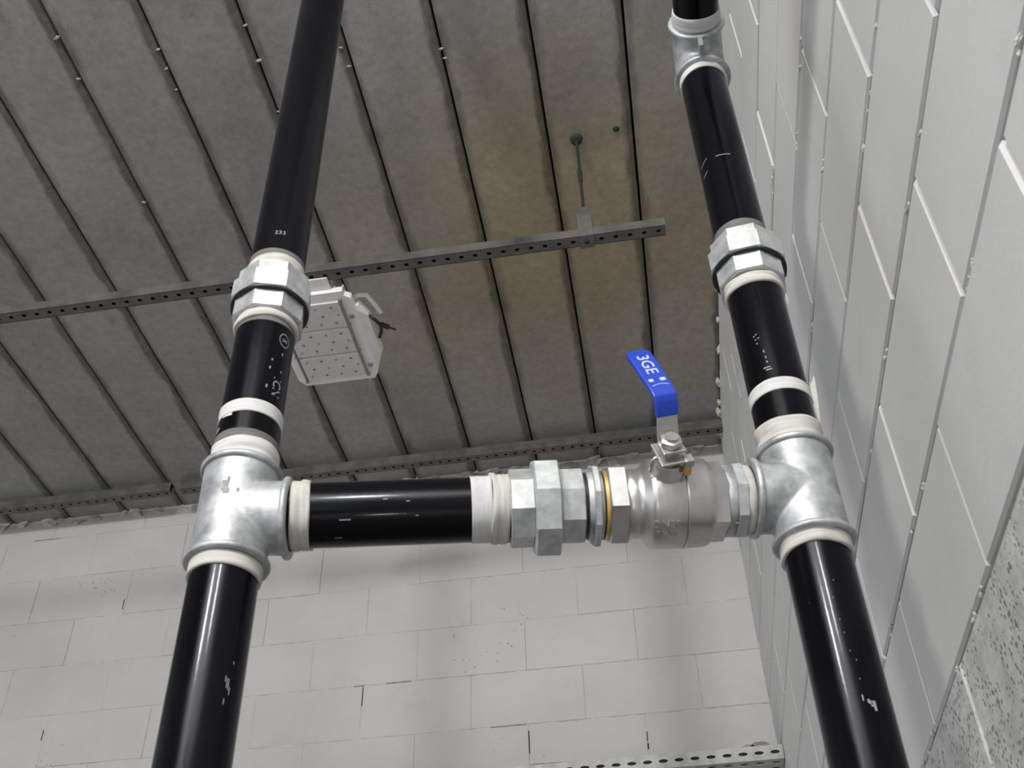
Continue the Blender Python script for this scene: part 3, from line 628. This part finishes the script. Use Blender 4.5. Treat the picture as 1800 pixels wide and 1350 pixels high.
# ------------------------------------------------------------------ LED luminaire under the middle channel
m_, nt_, p_ = M('led_lens_lit'); p_.inputs['Base Color'].default_value = (.9, .9, .88, 1); p_.inputs['Emission Color'].default_value = (1, .98, .95, 1); p_.inputs['Emission Strength'].default_value = 12; MAT['lens_lit'] = m_
def luminaire(label, loc, rot=(0, 0, 0), lit=False):
    t = thing('led_luminaire', label, 'luminaire', loc); t.rotation_euler = rot          # origin at plate centre, face -z, length y
    bm = bmesh.new(); hw, hl, c = .125, .187, .018
    out = [(-hw + c, -hl), (hw - c, -hl), (hw - c, -hl + c), (hw, -hl + c + .012), (hw, hl - c - .012), (hw - .006, hl - c), (hw - c, hl), (-hw + c, hl), (-hw + .006, hl - c), (-hw, hl - c - .012), (-hw, -hl + c + .012), (-hw + c, -hl + c)]
    f = bm.faces.new([bm.verts.new((x_, y_, 0)) for x_, y_ in out]); e = bmesh.ops.extrude_face_region(bm, geom=[f]); bmesh.ops.translate(bm, verts=[q_ for q_ in e['geom'] if isinstance(q_, bmesh.types.BMVert)], vec=(0, 0, .022))
    bev(mesh_obj('housing_plate', bm, MAT['lumi_white'], t), .002)
    for k in range(3):
        y0 = -.155 + k * .107
        bm = bmesh.new(); box(bm, -.094, .088, y0 + .003, y0 + .104, -.005, .001); md = bev(mesh_obj('led_module', bm, MAT['lens_lit' if lit else 'lens'], t), .003)
        for ly in range(3):
            for lx in range(4):
                bm = bmesh.new(); xx_ = -.070 + lx * .045 + (.008 if ly % 2 else -.006); yy = y0 + .022 + ly * .031
                revolve(bm, [(-.0045, .0038 + .0016 * ((lx + ly) % 2)), (-.0065, .0026), (-.0075, .001)], 10, True); o = mesh_obj('led', bm, MAT['led'], md); o.location = (xx_, yy, 0)
    for sx in (-.0985, .0925):
        bm = bmesh.new(); box(bm, sx - .002, sx + .002, -.155, .168, -.006, .001); mesh_obj('retaining_strip', bm, MAT['screw'], t)
        for sy in (-.153, -.055, .052, .163):
            bm = bmesh.new(); revolve(bm, [(0, .006), (-.006, .0055), (-.0075, .003)], 12, True); o = mesh_obj('screw', bm, MAT['screw'], t, True, 40); o.location = (sx, sy, -.001)
    for sy in (-.085, .125):
        bm = bmesh.new(); revolve(bm, [(0, .0075), (-.004, .007), (-.005, .004)], 14, True); o = mesh_obj('flange_bolt', bm, MAT['screw'], t, True, 40); o.location = (.108, sy, 0)
    bm = bmesh.new()
    for k in range(9): box(bm, -.10 + k * .0245, -.096 + k * .0245, -.16, .16, .02, .055)
    mesh_obj('heat_sink_fins', bm, MAT['lumi_white'], t)
    bm = bmesh.new(); sec = [(.118, .0), (.150, .012), (.155, .030), (.118, .045)]
    R = [[bm.verts.new((x_ * k_ + .118 * (1 - k_), y_, z_)) for x_, z_ in sec] for y_, k_ in ((-.115, .5), (-.07, 1), (.09, 1), (.15, .3))]
    for A, B in zip(R, R[1:]):
        for k in range(4): bm.faces.new((A[k], A[(k + 1) % 4], B[(k + 1) % 4], B[k]))
    bm.faces.new(R[0][::-1]); bm.faces.new(R[-1]); mesh_obj('driver_box', bm, MAT['lumi_white'], t)
    bm = bmesh.new(); box(bm, -.085, .075, -.232, -.190, .012, .016); box(bm, -.085, .075, -.192, -.188, .012, .055); bev(mesh_obj('mounting_bracket', bm, MAT['lumi_white'], t), .0015)
    bm = bmesh.new(); tube(bm, [(.118, -.128, .03), (.140, -.135, .03), (.160, -.132, .03), (.172, -.10, .03), (.183, -.055, .03)], .007, 8); bev(mesh_obj('carry_handle', bm, MAT['lumi_white'], t, True, 40), .001)
    bm = bmesh.new(); tube(bm, [(.150, -.06, .02), (.168, -.045, .01), (.175, -.02, .015), (.170, .01, .02), (.158, .035, .02)], .005, 10); mesh_obj('cable', bm, MAT['plastic_and_shade_black'], t, True)
    bm = bmesh.new(); tube(bm, [(.176, -.022, .016), (.196, -.005, .016)], .008, 10); tube(bm, [(.196, -.005, .016), (.214, .008, .016)], .003, 8); mesh_obj('cable_gland', bm, MAT['plastic_and_shade_black'], t, True, 40)
    return t
luminaire('white led luminaire, unlit, hanging under the middle channel behind the left riser', (-.856, 2.228, 2.205 + CZ))
# the lit lamp of the same kind that hangs behind the viewer
for lp, pw, lab in ((LAMP_POS, LAMP_POWER, 'lit white led luminaire hanging behind the viewer, farther from the block wall'), (LAMP_POS + Vector((.92, 0, .1)), LAMP_POWER * .7, 'lit white led luminaire hanging behind the viewer, nearer to the block wall')):
    aim = Vector((-.1, 1.0, .75 + CZ)); dq = (aim - lp).to_track_quat('-Z', 'Y').to_euler()
    luminaire(lab, lp, dq, True)
    lamp('luminaire_light', 'AREA', lp + (aim - lp).normalized() * .012, aim, pw, (.19, .32), (1, .98, .95))
